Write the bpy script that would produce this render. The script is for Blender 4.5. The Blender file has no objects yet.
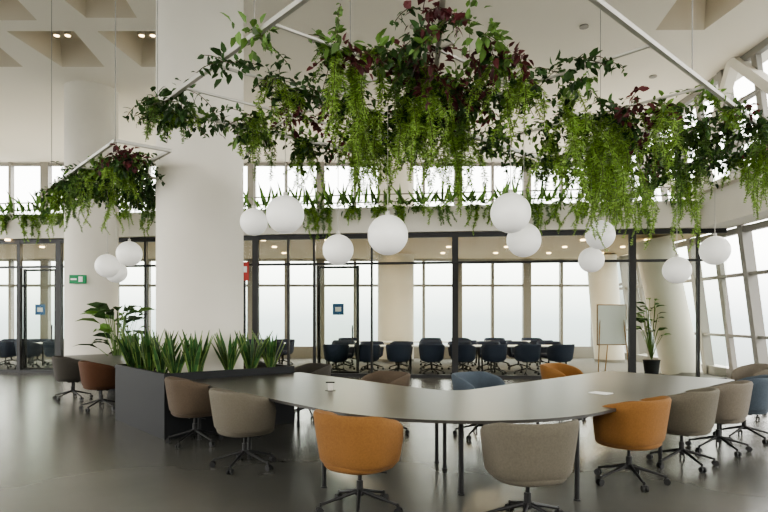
import bpy, bmesh, math, random
import numpy as np
from mathutils import Vector, Matrix
random.seed(7); rng=np.random.default_rng(7)
scene=bpy.context.scene
COL=scene.collection
scene.view_settings.look='AgX - Medium High Contrast'

# ---------------------------------------------------------------- materials
def mat(name,color,rough=0.6,metal=0.0,noise=0.0,nscale=8.0,bump=0.0,bscale=60.0,spec=0.5,emit=None,estr=0.0,sheen=0.0):
    m=bpy.data.materials.new(name); m.use_nodes=True
    nt=m.node_tree; b=nt.nodes["Principled BSDF"]
    b.inputs["Base Color"].default_value=(*color,1)
    b.inputs["Roughness"].default_value=rough
    b.inputs["Metallic"].default_value=metal
    b.inputs["Specular IOR Level"].default_value=spec
    if sheen: b.inputs["Sheen Weight"].default_value=sheen
    if emit:
        b.inputs["Emission Color"].default_value=(*emit,1); b.inputs["Emission Strength"].default_value=estr
    if noise or bump:
        tc=nt.nodes.new("ShaderNodeTexCoord")
    if noise:
        n=nt.nodes.new("ShaderNodeTexNoise"); n.inputs["Scale"].default_value=nscale; n.inputs["Detail"].default_value=6
        nt.links.new(tc.outputs["Object"],n.inputs["Vector"])
        r=nt.nodes.new("ShaderNodeValToRGB")
        r.color_ramp.elements[0].position=0.3; r.color_ramp.elements[1].position=0.7
        r.color_ramp.elements[0].color=(*[c*(1-noise) for c in color],1)
        r.color_ramp.elements[1].color=(*[min(1,c*(1+noise)) for c in color],1)
        nt.links.new(n.outputs["Fac"],r.inputs["Fac"]); nt.links.new(r.outputs["Color"],b.inputs["Base Color"])
    if bump:
        n2=nt.nodes.new("ShaderNodeTexNoise"); n2.inputs["Scale"].default_value=bscale
        nt.links.new(tc.outputs["Object"],n2.inputs["Vector"])
        bp=nt.nodes.new("ShaderNodeBump"); bp.inputs["Strength"].default_value=bump; bp.inputs["Distance"].default_value=0.01
        nt.links.new(n2.outputs["Fac"],bp.inputs["Height"]); nt.links.new(bp.outputs["Normal"],b.inputs["Normal"])
    return m
def glass_mat(name,tint,refl):
    m=bpy.data.materials.new(name); m.use_nodes=True; nt=m.node_tree; nt.nodes.clear()
    o=nt.nodes.new("ShaderNodeOutputMaterial"); t=nt.nodes.new("ShaderNodeBsdfTransparent"); g=nt.nodes.new("ShaderNodeBsdfGlossy")
    t.inputs[0].default_value=(*tint,1); g.inputs["Roughness"].default_value=0.0
    mx=nt.nodes.new("ShaderNodeMixShader"); lw=nt.nodes.new("ShaderNodeLayerWeight"); lw.inputs["Blend"].default_value=refl
    nt.links.new(lw.outputs["Fresnel"],mx.inputs[0]); nt.links.new(t.outputs[0],mx.inputs[1]); nt.links.new(g.outputs[0],mx.inputs[2])
    nt.links.new(mx.outputs[0],o.inputs[0]); return m

M={}
M['plaster']=mat("white_plaster",(0.76,0.72,0.64),0.75,noise=0.03,nscale=1.5)
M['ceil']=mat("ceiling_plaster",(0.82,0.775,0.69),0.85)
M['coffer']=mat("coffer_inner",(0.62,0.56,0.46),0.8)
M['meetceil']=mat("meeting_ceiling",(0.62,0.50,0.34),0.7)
M['black']=mat("black_metal",(0.012,0.012,0.013),0.45)
M['frame']=mat("window_frame_grey",(0.29,0.275,0.25),0.5)
M['white_metal']=mat("white_metal",(0.55,0.53,0.48),0.4)
M['table']=mat("table_laminate",(0.044,0.041,0.037),0.35,noise=0.06,nscale=4,spec=0.42)
M['planter']=mat("charcoal_planter",(0.015,0.016,0.018),0.65,spec=0.3)
M['soil']=mat("soil",(0.03,0.02,0.012),0.95,bump=0.5)
M['globe']=mat("opal_globe",(0.88,0.87,0.83),0.35,bump=0.15,bscale=25,emit=(1,0.98,0.93),estr=0.25)
M['lamp']=mat("warm_lamp",(1,0.8,0.5),0.5,emit=(1,0.72,0.4),estr=9)
M['sign_green']=mat("exit_green",(0.0,0.18,0.06),0.5,emit=(0,0.3,0.1),estr=0.15)
M['sign_white']=mat("sign_white",(0.85,0.85,0.85),0.5)
M['sign_blue']=mat("sign_blue",(0.03,0.12,0.30),0.5)
M['sign_red']=mat("sign_red",(0.45,0.03,0.02),0.5)
M['door']=mat("door_white",(0.62,0.60,0.55),0.5)
M['wood']=mat("easel_wood",(0.35,0.2,0.09),0.5,noise=0.2)
M['glass']=glass_mat("partition_glass",(0.90,0.92,0.89),0.12)
M['winglass']=glass_mat("window_glass",(0.97,0.98,0.98),0.08)
def fabric(n,c): return mat(n,c,0.9,noise=0.10,nscale=70,bump=0.3,bscale=300,sheen=0.06,spec=0.2)
F={'ochre':fabric("fabric_ochre",(0.225,0.110,0.037)),'taupe':fabric("fabric_taupe",(0.132,0.118,0.092)),
   'brown':fabric("fabric_brown",(0.100,0.075,0.054)),'rust':fabric("fabric_rust",(0.085,0.040,0.022)),
   'dark':fabric("fabric_dark",(0.055,0.050,0.043)),'beige':fabric("fabric_beige",(0.175,0.153,0.124)),
   'blue':fabric("fabric_blue",(0.080,0.100,0.125)),'navy':fabric("fabric_navy",(0.045,0.055,0.09))}
def leafmat(n,c,tr=0.35):
    m=bpy.data.materials.new(n); m.use_nodes=True; nt=m.node_tree; nt.nodes.clear()
    o=nt.nodes.new("ShaderNodeOutputMaterial"); b=nt.nodes.new("ShaderNodeBsdfPrincipled"); t=nt.nodes.new("ShaderNodeBsdfTranslucent")
    b.inputs["Roughness"].default_value=0.5
    mx=nt.nodes.new("ShaderNodeMixShader"); mx.inputs[0].default_value=tr
    g=nt.nodes.new("ShaderNodeNewGeometry"); r=nt.nodes.new("ShaderNodeValToRGB")
    r.color_ramp.elements[0].color=(*[x*0.45 for x in c],1); r.color_ramp.elements[1].color=(*[min(1,x*1.5) for x in c],1)
    nt.links.new(g.outputs["Random Per Island"],r.inputs["Fac"])
    nt.links.new(r.outputs[0],b.inputs["Base Color"]); nt.links.new(r.outputs[0],t.inputs["Color"])
    nt.links.new(b.outputs[0],mx.inputs[1]); nt.links.new(t.outputs[0],mx.inputs[2]); nt.links.new(mx.outputs[0],o.inputs[0]); return m
L=[leafmat("leaf_dark_green",(0.040,0.090,0.024)),leafmat("leaf_fern_green",(0.28,0.43,0.10),0.5),
   leafmat("leaf_mid_green",(0.13,0.235,0.055)),leafmat("leaf_burgundy",(0.11,0.028,0.032)),mat("vine_stem",(0.07,0.05,0.025),0.8)]

# floor material: polished concrete
fm=bpy.data.materials.new("polished_concrete"); fm.use_nodes=True; nt=fm.node_tree; b=nt.nodes["Principled BSDF"]
tc=nt.nodes.new("ShaderNodeTexCoord")
n1=nt.nodes.new("ShaderNodeTexNoise"); n1.inputs["Scale"].default_value=0.6; n1.inputs["Detail"].default_value=5; n1.inputs["Roughness"].default_value=0.5
nt.links.new(tc.outputs["Object"],n1.inputs["Vector"])
r=nt.nodes.new("ShaderNodeValToRGB"); r.color_ramp.elements[0].position=0.3; r.color_ramp.elements[1].position=0.7
r.color_ramp.elements[0].color=(0.088,0.088,0.080,1); r.color_ramp.elements[1].color=(0.118,0.117,0.106,1)
nt.links.new(n1.outputs["Fac"],r.inputs["Fac"]); nt.links.new(r.outputs[0],b.inputs["Base Color"])
b.inputs["Specular IOR Level"].default_value=0.45
b.inputs["Roughness"].default_value=0.26
M['floor']=fm
M['carpet']=mat("meeting_carpet",(0.14,0.135,0.125),0.95,noise=0.25,nscale=30)

# ---------------------------------------------------------------- mesh builder
class MB:
    def __init__(s): s.v=[];s.f=[];s.m=[];s.sm=[]
    def add(s,vs,fs,mi=0,smooth=False):
        o=len(s.v); s.v+= [tuple(x) for x in vs]
        for f in fs: s.f.append(tuple(o+i for i in f)); s.m.append(mi); s.sm.append(smooth)
    def box(s,c,d,mi=0,ang=0.0):
        ca,sa=math.cos(ang),math.sin(ang); vs=[]
        for z in(-1,1):
            for x,y in((-1,-1),(1,-1),(1,1),(-1,1)):
                lx,ly=x*d[0]/2,y*d[1]/2
                vs.append((c[0]+lx*ca-ly*sa,c[1]+lx*sa+ly*ca,c[2]+z*d[2]/2))
        s.add(vs,[(3,2,1,0),(4,5,6,7),(0,1,5,4),(1,2,6,5),(2,3,7,6),(3,0,4,7)],mi)
    def beam(s,p0,p1,w,h,mi=0,up=(0,0,1)):
        p0=Vector(p0);p1=Vector(p1);d=(p1-p0).normalized();u=Vector(up)
        if abs(d.dot(u))>0.99:u=Vector((0,1,0))
        a=d.cross(u).normalized();b=a.cross(d)
        vs=[]
        for p in(p0,p1):
            for x,y in((-1,-1),(1,-1),(1,1),(-1,1)): vs.append(p+a*(x*w/2)+b*(y*h/2))
        s.add(vs,[(3,2,1,0),(4,5,6,7),(0,1,5,4),(1,2,6,5),(2,3,7,6),(3,0,4,7)],mi)
    def cyl(s,p0,p1,r0,r1=None,n=12,mi=0):
        if r1 is None:r1=r0
        p0=Vector(p0);p1=Vector(p1);d=(p1-p0).normalized();u=Vector((0,0,1)) if abs(d.z)<0.9 else Vector((1,0,0))
        a=d.cross(u).normalized();b=d.cross(a)
        vs=[]
        for p,r in((p0,r0),(p1,r1)):
            for i in range(n):
                t=2*math.pi*i/n; vs.append(p+a*(r*math.cos(t))+b*(r*math.sin(t)))
        s.add(vs,[(i,(i+1)%n,n+(i+1)%n,n+i) for i in range(n)],mi,True)
        s.add(vs[:n],[tuple(range(n-1,-1,-1))],mi); s.add(vs[n:],[tuple(range(n))],mi)
    def sphere(s,c,r,nu=20,nv=12,mi=0,sz=1.0):
        vs=[];fs=[]
        for j in range(nv+1):
            ph=math.pi*j/nv
            for i in range(nu):
                t=2*math.pi*i/nu; vs.append((c[0]+r*math.sin(ph)*math.cos(t),c[1]+r*math.sin(ph)*math.sin(t),c[2]+r*sz*math.cos(ph)))
        for j in range(nv):
            for i in range(nu): fs.append((j*nu+i,(j+1)*nu+i,(j+1)*nu+(i+1)%nu,j*nu+(i+1)%nu))
        s.add(vs,fs,mi,True)
    def prism(s,poly,z0,z1,mi=0):
        n=len(poly)
        s.add([(x,y,z0) for x,y in poly]+[(x,y,z1) for x,y in poly],
              [tuple(range(n-1,-1,-1)),tuple(range(n,2*n))]+[(i,(i+1)%n,n+(i+1)%n,n+i) for i in range(n)],mi)
    def mesh(s,name,mats):
        me=bpy.data.meshes.new(name); me.from_pydata(s.v,[],s.f)
        for m in mats: me.materials.append(m)
        me.polygons.foreach_set("material_index",s.m); me.polygons.foreach_set("use_smooth",s.sm)
        me.update(); return me
    def obj(s,name,mats,loc=(0,0,0),rz=0,merge=False):
        me=s.mesh(name,mats)
        o=bpy.data.objects.new(name,me); o.location=loc; o.rotation_euler[2]=rz; COL.objects.link(o); return o
def inst(name,me,loc,rz=0,mats=None):
    o=bpy.data.objects.new(name,me); o.location=loc; o.rotation_euler[2]=rz; COL.objects.link(o)
    if mats:
        for i,m in mats.items(): o.material_slots[i].link='OBJECT'; o.material_slots[i].material=m
    return o

# ---------------------------------------------------------------- layout (metres)
ZC=7.4; YB=22.7; XL=-18.0
def wy(x): return 15-0.119*(x-6.2)           # glass partition line
WA=math.atan2(-0.119,1)
O=Vector((0.63,4.06)); uL=Vector((-0.65,0.76)); nL=Vector((0.76,0.65)); uR=Vector((0.72,0.694)); nR=Vector((-0.694,0.72))
def PL(t,w): return O+uL*t+nL*w
def PR(t,w): return O+uR*t+nR*w
def xf(z): return 9.0-0.13*z                 # leaning facade

# floor
b_=MB(); b_.box((-4,8,-0.1),(30,32,0.2)); b_.obj("floor",[M['floor']])
b_=MB(); b_.box((-4.4,-5.6,1.8),(26.4,0.2,3.6)); b_.box((-4.4,-5.6,7.2),(26.4,0.2,.4)); b_.obj("unseen_light_block_wall",[M['plaster']])  # unseen wall added behind the camera to block light from the rear
b_=MB()
for x in np.arange(-17.5,9,1.5): b_.box((x,-5.6,5.3),(.12,.14,3.4))
b_.box((-4.4,-5.6,5.3),(26.4,.1,.1)); b_.obj("unseen_light_window",[M['frame']])  # added unseen glazing bars; high opening lets rear light reach foliage and ceiling
b_=MB(); b_.prism([(XL,wy(XL)+.12),(8.9,wy(8.9)+.12),(8.9,YB-.12),(XL,YB-.12)],0.002,0.012); b_.obj("carpet",[M['carpet']])

# ceiling with coffers
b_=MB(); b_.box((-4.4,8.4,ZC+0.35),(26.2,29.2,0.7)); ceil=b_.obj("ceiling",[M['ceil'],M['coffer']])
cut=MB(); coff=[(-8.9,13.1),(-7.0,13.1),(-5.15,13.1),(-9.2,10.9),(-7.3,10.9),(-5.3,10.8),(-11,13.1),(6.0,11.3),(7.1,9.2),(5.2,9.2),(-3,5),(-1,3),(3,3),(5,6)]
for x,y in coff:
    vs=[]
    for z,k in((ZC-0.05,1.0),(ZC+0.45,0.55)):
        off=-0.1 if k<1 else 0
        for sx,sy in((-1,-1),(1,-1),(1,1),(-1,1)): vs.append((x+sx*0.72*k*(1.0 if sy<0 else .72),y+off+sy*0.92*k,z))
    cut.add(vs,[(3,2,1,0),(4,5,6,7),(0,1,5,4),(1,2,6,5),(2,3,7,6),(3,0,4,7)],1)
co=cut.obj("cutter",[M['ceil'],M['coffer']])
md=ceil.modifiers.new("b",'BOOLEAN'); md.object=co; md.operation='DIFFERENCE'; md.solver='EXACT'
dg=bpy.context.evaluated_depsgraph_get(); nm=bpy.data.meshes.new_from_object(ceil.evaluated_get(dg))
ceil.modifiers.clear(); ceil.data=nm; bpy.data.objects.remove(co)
b_=MB()
for i,(x,y) in enumerate(coff):
    for dx in(-.12,.12):
        b_.cyl((x+dx,y-.05,ZC+0.30),(x+dx,y-.05,ZC+0.449),0.075,n=14,mi=0)
        b_.cyl((x+dx,y-.05,ZC+0.29),(x+dx,y-.05,ZC+0.30),0.055,n=14,mi=1)
b_.obj("recessed_spotlights",[M['white_metal'],M['lamp']])
b_=MB()
for x,y in[(-3,12),(-1.5,12.6),(0.6,12),(2.4,13),(4,12),(-3,15),(-1,15),(1,15.4),(3,15),(5,15),(6.5,14.5),(-2,18),(0.5,18),(3,18),(6,18),(-5,18),(-9,18),(-12,17)]:
    b_.cyl((x,y,ZC-0.03),(x,y,ZC),0.09,n=16)
b_.obj("ceiling_speakers",[M['frame']])

# columns
def column(x,y,r,z1=ZC,z0=0.0,x1=None,name="column"):
    b_=MB(); b_.cyl((x,y,z0),(x if x1 is None else x1,y,z1),r,n=64,mi=0)
    b_.cyl((x,y,z0),(x,y,z0+0.1),r+0.012,n=64,mi=1)
    b_.obj(name,[M['plaster'],M['frame']])
column(-2.89,9.45,0.66); column(-7.5,15.4,0.63); column(0.42,21.3,0.64); column(-14.6,20.8,0.78)
column(8.15,16.4,0.5,z1=3.7,x1=7.35,name="leaning_column"); column(7.9,21.0,0.5,z1=3.7,x1=7.6)

# ---------------------------------------------------------------- mezzanine slab + parapet band
b_=MB()
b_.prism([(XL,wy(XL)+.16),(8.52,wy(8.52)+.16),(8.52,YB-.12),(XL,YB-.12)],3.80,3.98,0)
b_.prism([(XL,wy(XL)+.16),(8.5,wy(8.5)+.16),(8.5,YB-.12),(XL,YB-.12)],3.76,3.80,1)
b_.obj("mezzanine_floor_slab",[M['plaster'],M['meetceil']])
b_=MB()
L_=(7.74-XL)/math.cos(WA); cx=(7.74+XL)/2
b_.box((cx,wy(cx)-0.02,4.10),(L_,0.28,0.66),0,WA)
b_.obj("parapet_band",[M['plaster']])
b_=MB(); b_.beam((8.12,-4,4.15),(8.12,14.95,4.15),0.72,0.8,0); b_.beam((8.0,-4,4.62),(8.0,14.95,4.62),0.9,0.14,0)
b_.obj("trim_facade_beam",[M['plaster']])
b_=MB()
for z in(4.6,4.8): b_.box((cx,wy(cx)+0.05,z),(L_,0.03,0.03),0,WA)
x=XL
while x<7.7:
    b_.box((x,wy(x)+0.05,4.62),(0.03,0.03,0.36),0,WA); x+=1.5
b_.obj("parapet_railing",[M['frame']])

# glass partition
Lg=(8.4-XL)/math.cos(WA); cg=(8.4+XL)/2
b_=MB()
for x,w in[(-16.5,.06),(-14.8,.06),(-13,.06),(-11.6,.06),(-10.3,.10),(-9.1,.16),(-6.55,.06),(-5.2,.06),(-3.45,.16),(-2.55,.05),(-1.85,.06),(-0.32,.05),(1.84,.16),(6.2,.17),(7.75,.06)]:
    b_.box((x,wy(x),1.88),(w,0.12,3.76),0,WA)
for z,h in((3.70,0.12),(2.98,0.06),(0.04,0.08)):
    b_.box((cg,wy(cg),z),(Lg,0.10,h),0,WA)
b_.obj("glass_partition_frame",[M['black']])
b_=MB(); b_.box((cg,wy(cg),1.88),(Lg,0.012,3.6),0,WA); b_.obj("glass_partition_panes",[M['glass']])
def door(x,w,name,sign):
    b_=MB(); y=wy(x)+0.14
    b_.box((x,y,1.45),(w,0.02,2.8),4,WA)
    for sx in(-1,1): b_.box((x+sx*w/2,wy(x+sx*w/2)+0.14,1.47),(0.07,0.07,2.94),1,WA)
    b_.box((x,y,2.9),(w,0.07,0.06),1,WA); b_.box((x,y,0.08),(w,0.07,0.1),1,WA)
    b_.cyl((x+w*0.36,y-0.05,0.9),(x+w*0.36,y-0.05,1.35),0.018,mi=1)
    b_.box((x,y-0.025,1.78),(0.30,0.012,0.30),2,WA); b_.box((x,y-0.033,1.78),(0.16,0.008,0.12),3,WA)
    b_.obj(name,[M['door'],M['black'],M['sign_blue'],M['sign_white'],M['glass']])
door(-1.22,1.05,"door_1",True); door(-9.75,0.95,"door_2",False); door(-4.3,1.0,"door_3",False)
b_=MB(); b_.box((-3.75,wy(-3.75)-0.09,2.8),(0.26,0.04,0.5),0,WA); b_.box((-3.75,wy(-3.75)-0.113,2.85),(0.16,0.006,0.16),1,WA)
b_.obj("fire_safety_sign",[M['sign_red'],M['sign_white']])
b_=MB(); b_.box((-7.5,14.70,2.5),(0.40,0.05,0.21),0); b_.box((-7.42,14.67,2.5),(0.10,0.008,0.13),1); b_.beam((-7.66,14.67,2.5),(-7.52,14.67,2.5),0.01,0.04,1);b_.box((-7.5,14.76,2.5),(0.1,0.08,0.06),1)
b_.obj("emergency_exit_sign",[M['sign_green'],M['sign_white']])

# ---------------------------------------------------------------- exterior windows
def back_windows(name,z0,z1,sill,trans,y):
    b_=MB()
    if sill: b_.box((( 9+XL)/2,y,z0+sill/2),(9-XL,0.2,sill),0)
    x=XL; i=0
    while x<=9.0:
        b_.box((x,y,(z0+z1)/2),(0.30 if i%2==0 else 0.10,0.22,z1-z0),0); x+=1.30; i+=1
    for z in trans: b_.box(((9+XL)/2,y,z),(9-XL,0.14,0.09),0)
    b_.obj(name,[M['frame']])
back_windows("window_1",0,3.8,0.45,(2.75,3.72),YB)
back_windows("window_2",3.98,ZC,0.3,(5.3,ZC-0.08),YB)
b_=MB(); b_.box(((9+XL)/2,YB+.12,3.7),(9-XL,0.01,7.4)); b_.obj("window_glass_rear",[M['winglass']])
b_=MB(); y=-5.0; i=0
while y<=YB-.3:
    for z0,z1 in((0,3.75),(4.5,ZC)):
        b_.beam((xf(z0),y,z0),(xf(z1),y,z1),0.12 if i%2 else 0.24,0.18,0,up=(0,1,0))
    y+=1.2;i+=1
for z,h in((0.12,0.24),(1.1,0.07),(2.6,0.08),(3.65,0.14),(5.6,0.08),(6.5,.06),(ZC-0.08,0.16)):
    b_.beam((xf(z),-5,z),(xf(z),YB-.2,z),0.14,h,0)
for a,c in((10.5,13.6),(16.2,13.6),(16.2,19.5),(6.5,10.5)):
    b_.beam((xf(4.5)-.1,a,4.5),(xf(ZC)-.1,c,ZC),0.2,0.22,1,up=(1,0,0))
b_.obj("window_3",[M['frame'],M['plaster']])
b_=MB(); b_.add([(xf(0)+.12,-5,0),(xf(0)+.12,YB,0),(xf(ZC)+.12,YB,ZC),(xf(ZC)+.12,-5,ZC)],[(0,1,2,3)]); b_.obj("window_glass_facade",[M['winglass']])
b_=MB(); y=-5
while y<=YB-.3: b_.box((XL+.2,y,ZC/2),(0.18,0.12,ZC)); y+=1.5
for z in(0.2,2.9,3.85,ZC-0.1): b_.box((XL+.2,8.5,z),(0.14,28,0.12))
b_.obj("window_4",[M['frame']])

# ---------------------------------------------------------------- tables
def fillet(poly,idx,R,n=24):
    p=Vector(poly[idx]);a=(Vector(poly[idx-1])-p).normalized();c=(Vector(poly[(idx+1)%len(poly)])-p).normalized()
    half=a.angle(c)/2; tl=R/math.tan(half); ctr=p+(a+c).normalized()*(R/math.sin(half))
    s0=p+a*tl-ctr; s1=p+c*tl-ctr; a0=math.atan2(s0.y,s0.x); a1=math.atan2(s1.y,s1.x); d=a1-a0
    while d>math.pi:d-=2*math.pi
    while d<-math.pi:d+=2*math.pi
    return [tuple(ctr+Vector((math.cos(a0+d*i/n),math.sin(a0+d*i/n)))*R) for i in range(n+1)]
W=1.8
A=np.array([[uL.x,-uR.x],[uL.y,-uR.y]]); rhs=np.array([(nR.x-nL.x)*W,(nR.y-nL.y)*W]); ta,tb=np.linalg.solve(A,rhs)
ic=PL(ta,W)
raw=[tuple(PL(5.03,0)),tuple(O),tuple(PR(5.65,0)),tuple(PR(5.65,W)),tuple(ic),tuple(PL(5.03,W))]
poly=[raw[0]]+fillet(raw,1,1.75,36)+fillet(raw,2,0.12,6)+fillet(raw,3,0.12,6)+fillet(raw,4,0.35,12)+[raw[5]]
b_=MB(); b_.prism(poly,0.725,0.752,0)
def inset_leg(p): b_.cyl((p.x,p.y,0),(p.x,p.y,0.725),0.021,n=14,mi=1); b_.cyl((p.x,p.y,0),(p.x,p.y,0.012),0.03,n=14,mi=1); b_.cyl((p.x,p.y,0.70),(p.x,p.y,0.725),0.05,n=14,mi=1)
for t in(1.95,3.4,4.75):
    for w in(0.10,1.6): inset_leg(PL(t,w))
for t in(1.55,1.75+1.6,5.3):
    for w in(0.10,1.6): inset_leg(PR(t,w))
inset_leg(O+(ic-O)*0.50); inset_leg(O+(ic-O)*0.53)
for f,ts in((PL,(1.95,4.75)),(PR,(1.65,5.3))):
    for w in(0.3,1.45):
        p=f(ts[0],w);q=f(ts[1],w); b_.beam((p.x,p.y,0.70),(q.x,q.y,0.70),0.05,0.04,1)
b_.obj("conference_table",[M['table'],M['black']])
raw=[tuple(PL(11.56,0)),tuple(PL(7.12,0)),tuple(PL(7.12,W)),tuple(PL(11.56,W))]
b_=MB(); b_.prism(fillet(raw,0,0.12,6)+raw[1:3]+fillet(raw,3,0.12,6),0.725,0.752,0)
for t in(7.4,9.3,11.2):
    for w in(0.14,1.6): inset_leg(PL(t,w))
b_.obj("conference_table",[M['table'],M['black']])
b_=MB(); p=PL(2.9,0.85)
b_.cyl((p.x,p.y,0.752),(p.x,p.y,0.758),0.06,n=20,mi=0); b_.box((p.x,p.y,0.80),(0.05,0.05,0.085),1); b_.box((p.x,p.y,0.848),(0.10,0.06,0.012),0)
b_.obj("table_power_outlet",[M['black'],M['white_metal']])
b_=MB(); p=PR(3.0,0.6)
b_.box((p.x,p.y,0.757),(0.15,0.21,0.008),0,0.7); b_.obj("paper_notepad",[M['sign_white']])

# planter box around the column
b_=MB(); T=2.05; Wd=1.96; H=0.85; th=0.05
def P2(t,w): return PL(5.05+t,-.24+w)
def pr(t0,t1,w0,w1,z0,z1,mi=0): b_.prism([tuple(P2(t0,w0)),tuple(P2(t1,w0)),tuple(P2(t1,w1)),tuple(P2(t0,w1))][::-1],z0,z1,mi)
pr(0,T,0,th,0.0,H);pr(0,T,Wd-th,Wd,0.0,H);pr(0,th,th,Wd-th,0.0,H);pr(T-th,T,th,Wd-th,0.0,H)
b_.obj("planter_box",[M['planter']])
b_=MB()
cT=6.38-5.05; cW=0.83+.24; R=0.68
pr(th,cT-R,th,Wd-th,0.6,0.78)
pr(cT-R,min(cT+R,T-th),th,cW-R,0.6,0.78);pr(cT-R,min(cT+R,T-th),cW+R,Wd-th,0.6,0.78)
b_.obj("planter_soil",[M['soil']])

# ---------------------------------------------------------------- leaves
class Leaves:
    def __init__(s): s.v=[];s.f=[];s.m=[];s.n=0
    def addv(s,vs,fs,mi):
        s.v.append(vs); s.f+= [tuple(i+s.n for i in f) for f in fs]; s.m+=[mi]*len(fs); s.n+=len(vs)
    def leaf(s,p,d,up,l,w,mi,droop=0.25):
        d=d/ (np.linalg.norm(d)+1e-9); side=np.cross(d,up); nn=np.linalg.norm(side)
        if nn<1e-4: side=np.array([1.,0,0]); nn=1
        side/=nn; nrm=np.cross(side,d)
        q=lambda a,b_,c:p+d*(a*l)+side*(b_*w)+nrm*(c*l)
        vs=np.array([p,q(.35,-.5,.06),q(.4,0,-.02),q(.35,.5,.06),q(.75,-.33,.0-droop*.3),q(.78,0,-.06-droop*.3),q(.75,.33,-droop*.3),q(1,0,-droop)])
        s.addv(vs,[(0,1,2),(0,2,3),(1,4,5,2),(2,5,6,3),(4,7,5),(5,7,6)],mi)
    def stem(s,pts,r,mi=4):
        for a,c in zip(pts[:-1],pts[1:]):
            d=c-a; u=np.cross(d,[0.3,1,0.2]); u=u/(np.linalg.norm(u)+1e-9)*r; w_=np.cross(d,u); w_=w_/(np.linalg.norm(w_)+1e-9)*r
            s.addv(np.array([a+u,a-u*.5+w_*.8,a-u*.5-w_*.8,c+u,c-u*.5+w_*.8,c-u*.5-w_*.8]),[(0,1,4,3),(1,2,5,4),(2,0,3,5)],mi)
    def fern(s,p,length,mi=1,dens=1.0,width=0.075,spread=0.35,nw=0.0055):
        p=np.array(p,float); pts=[p.copy()]; dr=rng.normal(size=3)*spread; dr[2]=0
        step=0.022; n=int(length/step)
        v=np.array([dr[0],dr[1],-0.2]); P=[];Q=[]
        K=max(2,int(8*dens)); wob=rng.normal(size=3)*.03; wob[2]=0
        for i in range(n):
            if i%9==0: wob=rng.normal(size=3)*.05; wob[2]=0
            v=v*0.9+np.array([0,0,-1])*0.11+rng.normal(size=3)*0.04+wob; v/=np.linalg.norm(v)
            p=p+v*step; pts.append(p.copy())
            tp=width*(0.25+0.75*math.sin(math.pi*min(1,(i+3)/(n+3))**0.6))*(1+.35*math.sin(i*.55))
            dd=rng.normal(size=(K,3)); dd[:,2]=dd[:,2]*0.4-0.55; dd/=np.linalg.norm(dd,axis=1)[:,None]
            P.append(np.repeat(p[None],K,0)); Q.append(p+dd*tp*rng.uniform(.55,1.2,(K,1)))
        if not P: return
        P=np.concatenate(P);Q=np.concatenate(Q); D=Q-P; S=np.cross(D,rng.normal(size=D.shape)); S=S/(np.linalg.norm(S,axis=1)[:,None]+1e-9)*nw
        Mx=P+D*.5; V=np.stack([P,Mx-S,Q,Mx+S],1).reshape(-1,3)
        s.addv(V,[(4*i,4*i+1,4*i+2,4*i+3) for i in range(len(P))],mi)
        s.stem(pts[::3],0.003)
    def vine(s,p,length,mi=0,ls=0.09,dens=1.0):
        p=np.array(p,float); pts=[p.copy()]; v=rng.normal(size=3)*0.7; v[2]=abs(v[2])*0.2
        step=0.04; n=int(length/step)
        for i in range(n):
            v=v*0.88+np.array([0,0,-1])*0.10+rng.normal(size=3)*0.12; v/=np.linalg.norm(v)
            p=p+v*step; pts.append(p.copy())
            for k in range(2 if rng.random()<0.5*dens else 1):
                dd=rng.normal(size=3); dd[2]-=0.3
                l=ls*rng.uniform(.6,1.3); s.leaf(p,dd,np.array([0,0,1.])+rng.normal(size=3)*.4,l,l*.55,mi)
        s.stem(pts[::2],0.004)
    def bush(s,p,r,n,mi=0,ls=0.10,asp=0.5,sz=0.7):
        p=np.array(p,float)
        for k in range(n):
            dd=rng.normal(size=3); dd/=np.linalg.norm(dd); rr=r*rng.random()**0.5
            q=p+dd*rr*np.array([1,1,sz]); l=ls*rng.uniform(.6,1.35)
            s.leaf(q,dd+rng.normal(size=3)*.6+np.array([0,0,-.2]),np.array([0,0,1.])+rng.normal(size=3)*.5,l,l*asp,mi)
    def obj(s,name,mats=None,loc=None):
        me=bpy.data.meshes.new(name); V=np.concatenate(s.v); me.from_pydata(V.tolist(),[],s.f)
        for m in (mats or L): me.materials.append(m)
        me.polygons.foreach_set("material_index",s.m); me.update()
        o=bpy.data.objects.new(name,me); COL.objects.link(o); return o

# ---------------------------------------------------------------- hanging plant frames
ZF=3.85
F0=Vector((0.364,3.17)); FW=2.6
def FL(t,w): return F0+uL*t+nL*w
def FR(t,w): return F0+uR*t+nR*w
rhs=np.array([(nR.x-nL.x)*FW,(nR.y-nL.y)*FW]); fa,fb=np.linalg.solve(A,rhs); fic=FL(fa,FW)
TL=4.32; TR=6.96
b_=MB()
def rail(p,q,w=0.04,z=ZF): b_.beam((p.x,p.y,z),(q.x,q.y,z),w,w,0)
rail(F0,FL(TL,0));rail(F0,FR(TR,0));rail(FL(TL,0),FL(TL,FW));rail(FR(TR,0),FR(TR,FW));rail(fic,FL(TL,FW));rail(fic,FR(TR,FW));rail(F0,fic)
for t in(1.9,2.9,3.6): rail(FL(t,0),FL(t,FW),0.022)
for t in(2.6,3.9,5.4): rail(FR(t,0),FR(t,FW),0.022)
rail(FL(1.2,FW/2),FL(TL,FW/2),0.022);rail(FR(1.2,FW/2),FR(TR,FW/2),0.022)
for f,T_ in((FL,TL),(FR,TR)):
    for t in(0.3,T_*0.5,T_-0.02):
        for w in(0.0,FW):
            p=f(t,w)
            if w>0 and t<2.5: continue
            b_.cyl((p.x,p.y,ZF),(p.x,p.y,ZC),0.006,n=6,mi=1)
b_.obj("hanging_plant_frame",[M['white_metal'],M['frame']])

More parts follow.
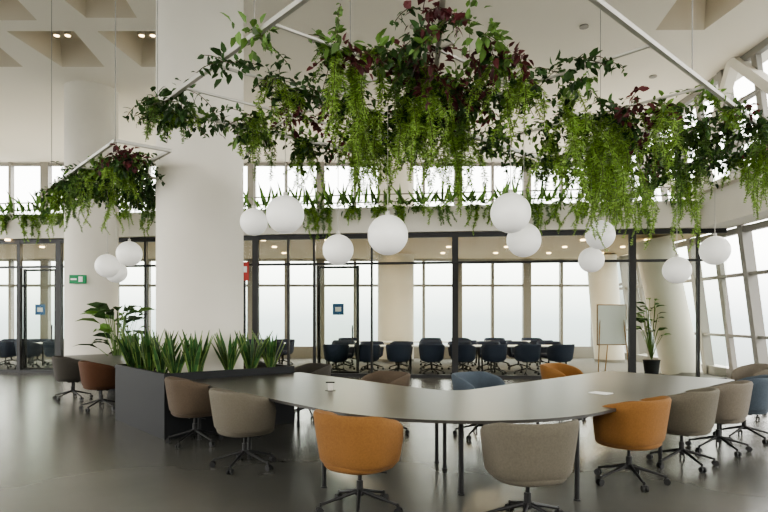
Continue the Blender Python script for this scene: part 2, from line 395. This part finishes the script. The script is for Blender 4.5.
lv=Leaves()
def P3(p,z): return (p.x,p.y,z)
def line(f,t0,w0,t1,w1,spacing,fn):
    a=f(t0,w0);c=f(t1,w1);n=max(1,int((c-a).length/spacing))
    for i in range(n):
        k=(i+rng.random())/n; p=a+(c-a)*k; p=p+Vector((rng.normal()*.08,rng.normal()*.08)); fn(p)
def mix(red=0.2,fern=0.5,fl=(0.3,0.8),bush=1.0,nf=5):
    def fn(p):
        z=ZF+rng.normal()*.05
        r_=rng.random()
        mi=3 if r_<red*.85 else (0 if r_<.74 else 2)
        if rng.random()<bush: lv.bush(P3(p,z-0.04),0.18,26,mi,0.09,0.55,0.75)
        for q in range(3): lv.vine(P3(p,z),rng.uniform(.2,.6),mi if rng.random()<.6 else 0,0.078)
        if rng.random()<fern*.68:
            ln=rng.uniform(*fl)
            m_=1 if rng.random()<.75 else 2
            for q in range(nf): lv.fern((p.x+rng.normal()*.05,p.y+rng.normal()*.05,z),ln*rng.uniform(.5,1.15),m_,spread=.18)
    return fn
line(FL,TL,0,TL,FW,0.19,mix(.25,.35,(.25,.6)))
line(FL,TL,0,3.4,0,0.27,mix(.05,.3,(.2,.5),.8))
line(FL,1.9,0,2.8,0,0.45,mix(.1,.6,(.2,.5),.5))
line(FL,3.6,0.8,3.6,FW,0.28,mix(.5,.5,(.3,.8)))
line(FL,2.9,0.5,2.9,FW,0.23,mix(.25,.7,(.3,.9)))
line(FL,1.9,0.4,1.9,FW,0.26,mix(.25,.8,(.3,.8)))
line(FL,TL,FW,fa,FW,0.21,mix(.25,.6,(.4,1.0)))
line(FR,0.9,0.9,2.6,FW,0.23,mix(.4,.7,(.3,.9)))
line(FR,1.2,0.7,2.6,FW/2,0.25,mix(.5,.7,(.3,.9)))
line(FR,1.2,1.8,2.6,1.8,0.28,mix(.5,.6,(.3,.9)))
line(FR,2.6,0.5,2.6,FW,0.21,mix(.5,.6,(.3,.9)))
line(FR,fb,FW,TR,FW,0.25,mix(.3,.5,(.3,.9)))
line(FR,3.9,0.3,3.9,FW,0.19,mix(.2,.8,(.4,1.2)))
line(FR,5.4,0.1,5.4,FW,0.23,mix(.35,.7,(.4,1.2)))
line(FR,TR,0,TR,FW,0.2,mix(.15,.7,(.3,1.1)))
line(FR,4.4,0.1,TR,0,0.25,mix(.25,.6,(.2,.7)))
line(FR,4.2,0.6,TR,0.7,0.34,mix(.3,.6,(.3,.9)))
line(FR,4.2,FW/2,TR,FW/2,0.28,mix(.35,.6,(.3,.9)))
for (f,t,w,ln) in((FR,3.9,1.0,1.75),(FR,3.9,1.15,1.4),(FR,4.4,1.2,1.6),(FR,2.6,2.2,1.25),(FR,TR,1.2,1.45),(FL,2.9,1.8,1.0),(FR,1.6,1.6,1.1),(FR,1.9,2.2,1.2),(FL,2.3,FW,1.2),(FR,3.0,1.0,1.3),(FR,TR,2.2,1.2),(FR,6.2,0.1,1.1),(FR,TR,.2,.95),(FL,3.6,2.2,.9),(FL,TL,1.9,.8),(FR,5.4,2.0,1.3),(FL,2.1,0.9,1.0)):
    for k in range(7):
        p=f(t,w); lv.fern((p.x+rng.normal()*.06,p.y+rng.normal()*.06,ZF),ln*rng.uniform(.7,1),1,1.1,0.08,.12)
lv.obj("hanging_plants")

# second frame above the far table
b_=MB(); q0,q1,q2,q3,q4,q5=PL(5.42,-.73),PL(9.0,-.73),PL(9.0,1.6),PL(7.2,1.6),PL(7.2,-.02),PL(5.42,-.02)
for a,c in((q0,q1),(q1,q2),(q2,q3),(q3,q4),(q4,q5),(q5,q0)): rail(a,c)
rail(PL(7.2,-.73),q4,.022)
for q in(q0,q1,q2,q3): b_.cyl((q.x,q.y,ZF),(q.x,q.y,ZC),0.006,n=6,mi=1)
b_.obj("hanging_plant_frame",[M['white_metal'],M['frame']])
lv=Leaves()
for a,c in(((5.7,-.3),(9.0,-.6)),((9.0,-.73),(9.0,1.6)),((8.1,-.6),(8.1,1.2)),((7.2,-.6),(7.2,.8)),((6.0,-.2),(7.6,.0)),((8.6,-.5),(8.6,1.2))):
    line(PL,a[0],a[1],c[0],c[1],0.18,mix(.08,.5,(.3,.95)))
lv.obj("hanging_plants")

# plants along the parapet
lv=Leaves(); x=-17.5
while x<7.6:
    y=wy(x)-0.22
    for k in range(2):
        lv.bush((x+rng.normal()*.15,y,4.46),0.17,20,0 if rng.random()<.6 else 2,0.13,.4,.8)
    ln=rng.uniform(.3,.95)
    for k in range(rng.integers(5,11)): lv.fern((x+rng.normal()*.10,y-.06,4.45),ln*rng.uniform(.6,1.1),1 if rng.random()<.75 else 2,.8,.09,.2,.010)
    for k in range(9):
        d=np.array([rng.normal()*.5,rng.normal()*.3,1.0]); lv.leaf(np.array([x+rng.normal()*.2,y,4.45]),d,np.array([0,1.,0]),rng.uniform(.25,.7),.08,2,.35)
    x+=rng.uniform(.45,.8)
lv.obj("parapet_trailing_plants")

# snake plants
def blades(lv,x,y,z,n,h):
    for k in range(n):
        a=rng.uniform(0,2*math.pi); lean=rng.uniform(.05,.42); r=rng.uniform(0,.05)
        base=np.array([x+math.cos(a)*r,y+math.sin(a)*r,z]); out=np.array([math.cos(a)*lean,math.sin(a)*lean,1.0]); hh=h*rng.uniform(.65,1.1)
        side=np.array([-math.sin(a),math.cos(a),0]); nrm=np.array([math.cos(a),math.sin(a),0]); w=rng.uniform(.024,.034)
        tw=rng.uniform(-.6,.6); s1=side*math.cos(tw)+nrm*math.sin(tw)
        vs=[];N=6
        for i in range(N+1):
            t=i/N; ww=w*(0.7+.6*math.sin(math.pi*min(1,t*1.05)*.75))*(1-max(0,t-.6)/.4*.97)
            c=base+out*hh*t+nrm*(.06*t*t)
            vs+=[c-s1*ww,c-s1*ww*.72-nrm*.008,c+s1*ww*.72-nrm*.008,c+s1*ww]
        for i in range(N):
            o=i*4
            lv.addv(np.array(vs[o:o+8]),[(1,2,6,5)],0); lv.addv(np.array(vs[o:o+8]),[(0,1,5,4),(2,3,7,6)],1)
SN=[leafmat("snake_leaf_green",(0.035,0.10,0.03),.1),leafmat("snake_leaf_edge",(0.15,0.22,0.06),.1)]
snp=[(0.28,0.25),(0.33,0.6),(0.28,1.05),(0.3,1.4),(0.3,1.72),(0.65,0.2),(1.05,0.18),(1.5,0.2),(1.85,.2),(0.16,0.45)]
for t,w in snp:
    lv=Leaves(); p=P2(t,w); blades(lv,p.x,p.y,0.77,17,0.60); lv.obj("snake_plant",SN)

# potted plants
def potted(x,y,n,hmin,hmax,ll,z=0.0,rr=.45,pr_=.2,asp=.4):
    b_=MB(); b_.cyl((0,0,0),(0,0,.42),pr_*.8,pr_*1.05,n=28); b_.cyl((0,0,.42),(0,0,.44),pr_*1.1,n=28); b_.cyl((0,0,.44),(0,0,.445),pr_,n=28,mi=1)
    lv=Leaves()
    for k in range(n):
        a=rng.uniform(0,2*math.pi); h=rng.uniform(hmin,hmax); r=rng.uniform(.1,rr)
        tip=np.array([math.cos(a)*r,math.sin(a)*r,.44+h]); base=np.array([0,0,.43])
        mid=(base+tip)/2+np.array([0,0,.08]); lv.stem([base,mid,tip],.008,2)
        l=rng.uniform(*ll); lv.leaf(tip,np.array([math.cos(a),math.sin(a),.45]),np.array([0,0,1.])+rng.normal(size=3)*.5,l,l*asp,0 if rng.random()<.6 else 2,.35)
    pot=b_.obj("potted_plant",[M['planter'],M['soil']],(x,y,z)); o=lv.obj("foliage"); o.parent=pot
potted(-5.75,12.95,40,.4,1.3,(.35,.55),0,.45,.24,.42); potted(7.0,15.7,36,.6,1.6,(.22,.34),.012,.28,.2)
potted(-7.9,18.6,30,.4,1.2,(.25,.4),.012,.4)

# ---------------------------------------------------------------- globe pendants
for x,y,z,r in[(-1.65,7.6,2.79,.172),(-1.07,6.5,2.70,.205),(-.52,6.8,2.35,.175),(.04,6.3,2.45,.212),(1.34,6.35,2.69,.212),(1.62,6.95,2.48,.198),
               (2.72,7.55,2.62,.182),(2.85,8.25,2.37,.172),(4.15,8.5,2.25,.192),(4.55,8.25,2.5,.198),(-4.75,10.3,2.46,.2),(-4.5,10.6,2.70,.22),(-5.0,11.2,2.42,.2)]:
    b_=MB(); b_.sphere((0,0,0),r,32,20,0); b_.cyl((0,0,r-.01),(0,0,r+.035),.025,n=14,mi=1); b_.cyl((0,0,r+.03),(0,0,ZF-z),.004,n=6,mi=1)
    b_.obj("globe_pendant_lamp",[M['globe'],M['white_metal']],(x,y,z))

# ---------------------------------------------------------------- chairs
def chair_mesh(top_h=0.83,five=5):
    b_=MB(); NT=44
    def se(t,a,c,n=2.5):
        ct,st=math.cos(t),math.sin(t); return(a*math.copysign(abs(ct)**(2/n),ct),c*math.copysign(abs(st)**(2/n),st))
    span=math.radians(128); rows=[]
    prof=[(0,0.0),(0,0.05),(0,0.12),(0,0.3),(0,0.55),(0,0.8),(0,0.95),(0.35,1.0),(0.65,1.0),(1,0.95),(1,0.8),(1,0.55),(1,0.3),(1,0.12),(1,0.0)]
    TH=0.045
    for i in range(NT+1):
        u=i/NT*2-1; th=-math.pi/2+u*span
        e=abs(u); top=top_h-0.15*max(0,(e-.45)/.55)**1.6
        if e>.93: top-= .06*((e-.93)/.07)**2
        bot=0.38; row=[]
        for k,v in prof:
            sc=(0.85+0.15*v**0.8) if v>0.04 else 0.74
            if 0.04<v<0.1: sc=.82
            x,y=se(th,0.36*sc,0.33*sc)
            rr=math.hypot(x,y); f=(rr-TH*k)/rr
            row.append((x*f,y*f-0.02*v,bot+(top-bot)*v))
        rows.append(row)
    K=len(prof); vs=[p for r_ in rows for p in r_]; fs=[]
    for i in range(NT):
        for j in range(K): a=i*K+j;c=i*K+(j+1)%K; fs.append((a,a+K,c+K,c))
    b_.add(vs,fs,0,True); b_.add(rows[0],[tuple(range(K))],0); b_.add(rows[-1],[tuple(range(K-1,-1,-1))],0)
    N=36; rings=[(0.0,.355),(.55,.352),(.90,.362),(.97,.385),(.98,.43),(.94,.462),(.85,.475),(.5,.482),(0.0,.484)]
    vs=[];fs=[]
    for sc,z in rings:
        for i in range(N):
            x,y=se(2*math.pi*i/N+1e-4,0.285*sc,0.295*sc); vs.append((x,y+0.01,z))
    for j in range(len(rings)-1):
        for i in range(N): fs.append((j*N+i,j*N+(i+1)%N,(j+1)*N+(i+1)%N,(j+1)*N+i))
    b_.add(vs,fs,0,True)
    b_.box((0,0,.345),(.2,.2,.03),1); b_.cyl((0,0,.2),(0,0,.34),.016,mi=1); b_.cyl((0,0,.14),(0,0,.25),.028,mi=1); b_.cyl((0,0,.13),(0,0,.175),.04,mi=1)
    b_.cyl((.08,0.02,.335),(.24,0.05,.335),.006,n=8,mi=1)
    for k in range(5):
        a=2*math.pi*k/5+0.3; c,s_=math.cos(a),math.sin(a)
        b_.cyl((c*.03,s_*.03,.16),(c*.33,s_*.33,.075),.018,.011,n=10,mi=1)
        b_.cyl((c*.325,s_*.325,.05),(c*.325,s_*.325,.092),.010,n=8,mi=1)
        wx,wyy=c*.335,s_*.335
        for o_ in(-1,1): b_.cyl((wx-s_*.010*o_,wyy+c*.010*o_,.03),(wx-s_*.026*o_,wyy+c*.026*o_,.03),.03,n=16,mi=1)
        b_.box((wx,wyy,.05),(.03,.03,.025),1,a)
    return b_.mesh("tub_chair",[F['taupe'],M['black']])
CH=chair_mesh()
def chair(p,face,colr,name="swivel_tub_chair"):
    inst(name,CH,(p.x,p.y,0),math.atan2(face.y,face.x)-math.pi/2+rng.normal()*.06,{0:F[colr]})
V=Vector
chair(V((-.20,4.94)),nL+V((-.2,.1)),'ochre'); chair(V((1.10,4.60)),V((-.25,1)),'taupe'); chair(V((2.36,5.78)),nR,'ochre')
chair(V((3.2,6.45)),nR,'taupe'); chair(V((3.98,7.15)),nR,'beige'); chair(V((4.68,7.8)),nR,'blue'); chair(V((5.85,9.5)),V((-1,.1)),'beige')
chair(V((-1.48,6.38)),nL,'taupe'); chair(V((-2.38,7.55)),nL,'brown'); chair(V((-4.85,10.3)),nL,'rust'); chair(V((-6.0,11.55)),nL,'dark')
chair(V((-.02,8.12)),-nL,'brown'); chair(V((1.28,8.0)),-nR,'blue'); chair(V((-1.2,9.5)),-nL,'dark'); chair(V((2.85,9.5)),-nR,'ochre'); chair(V((-6.3,14.3)),-nL,'dark')

# ---------------------------------------------------------------- meeting room furniture
def mtable(x,y,l,ang=0):
    b_=MB(); b_.box((0,0,.735),(l,.7,.03),0)
    for sx in(-1,1):
        for sy in(-1,1): b_.box((sx*(l/2-.1),sy*.28,.36),(.04,.04,.72),1)
    b_.obj("meeting_table",[M['sign_white'],M['black']],(x,y,0.012),ang)
def mrow(y,xs,tabs,back=True):
    for x in tabs: mtable(x,y,2.2)
    for dx in xs:
        inst("meeting_chair",CH,(dx,y-.75,0.012),rng.normal()*.3,{0:F['navy']})
        if back: inst("meeting_chair",CH,(dx+.1,y+.75,0.012),math.pi+rng.normal()*.3,{0:F['navy']})
mrow(17.1,(-1.3,-.45,.4,1.3,2.15,3.0,3.9,4.8),(-.6,1.75,4.1)); mrow(19.9,(-1.3,1.5,2.6,3.7,5.0),(-.6,1.75,4.1))
for x,y in((-12.3,18.9),(-9.9,18.9),(-4.2,18.6)):
    mrow(y,(x-.85,x,x+.85),(x,))
b_=MB()
for x in np.arange(-16,8,1.8):
    for y in(16.9,18.6,20.4): b_.cyl((x,y,3.72),(x,y,3.76),.07,n=14)
b_.obj("meeting_downlights",[M['lamp']])
for x in(-13,-9,-5,-1,3,6.5):
    ld=bpy.data.lights.new("meeting_ceiling_light",'AREA'); ld.size=1.0; ld.energy=90; ld.color=(1,.80,.55)
    lo=bpy.data.objects.new("meeting_ceiling_light",ld); lo.location=(x,18.0,3.7); COL.objects.link(lo)
b_=MB(); b_.box((0,0,1.35),(.75,.03,1.05),0); b_.box((0,0.02,1.35),(.8,.02,1.1),1)
for sx in(-1,1): b_.cyl((sx*.3,0.03,1.8),(sx*.42,-.15,0),.014,mi=1)
b_.cyl((0,.04,1.8),(0,.5,0),.014,mi=1); b_.obj("flipchart_easel",[M['sign_white'],M['wood']],(6.15,16.2,.012))

# ---------------------------------------------------------------- world / light
w=bpy.data.worlds.new("World"); scene.world=w; w.use_nodes=True; nt=w.node_tree; bg=nt.nodes["Background"]
tc=nt.nodes.new("ShaderNodeTexCoord"); sp=nt.nodes.new("ShaderNodeSeparateXYZ"); rp=nt.nodes.new("ShaderNodeValToRGB")
mr=nt.nodes.new("ShaderNodeMapRange"); mr.inputs["From Min"].default_value=-1; mr.inputs["From Max"].default_value=1
nt.links.new(tc.outputs["Generated"],sp.inputs[0]); nt.links.new(sp.outputs["Z"],mr.inputs["Value"]); nt.links.new(mr.outputs[0],rp.inputs["Fac"])
e=rp.color_ramp.elements; e[0].position=.46; e[0].color=(.20,.21,.20,1); e[1].position=.55; e[1].color=(1,.98,.93,1)
x_=e.new(.497); x_.color=(.34,.37,.375,1)
nt.links.new(rp.outputs[0],bg.inputs[0]); bg.inputs[1].default_value=7.4
sun=bpy.data.lights.new("sky_sun",'SUN'); sun.energy=3.5; sun.angle=math.radians(25); sun.color=(1,.93,.83)
so=bpy.data.objects.new("sky_sun",sun); so.rotation_euler=(math.radians(-40),math.radians(40),0); so.location=(0,30,20); COL.objects.link(so)

cam=bpy.data.cameras.new("camera"); cam.sensor_width=36; cam.lens=36*600/768; cam.shift_y=60/768; cam.clip_end=300
c=bpy.data.objects.new("camera",cam); c.location=(0,0,1.6); c.rotation_euler=(math.pi/2,0,0); COL.objects.link(c); scene.camera=c
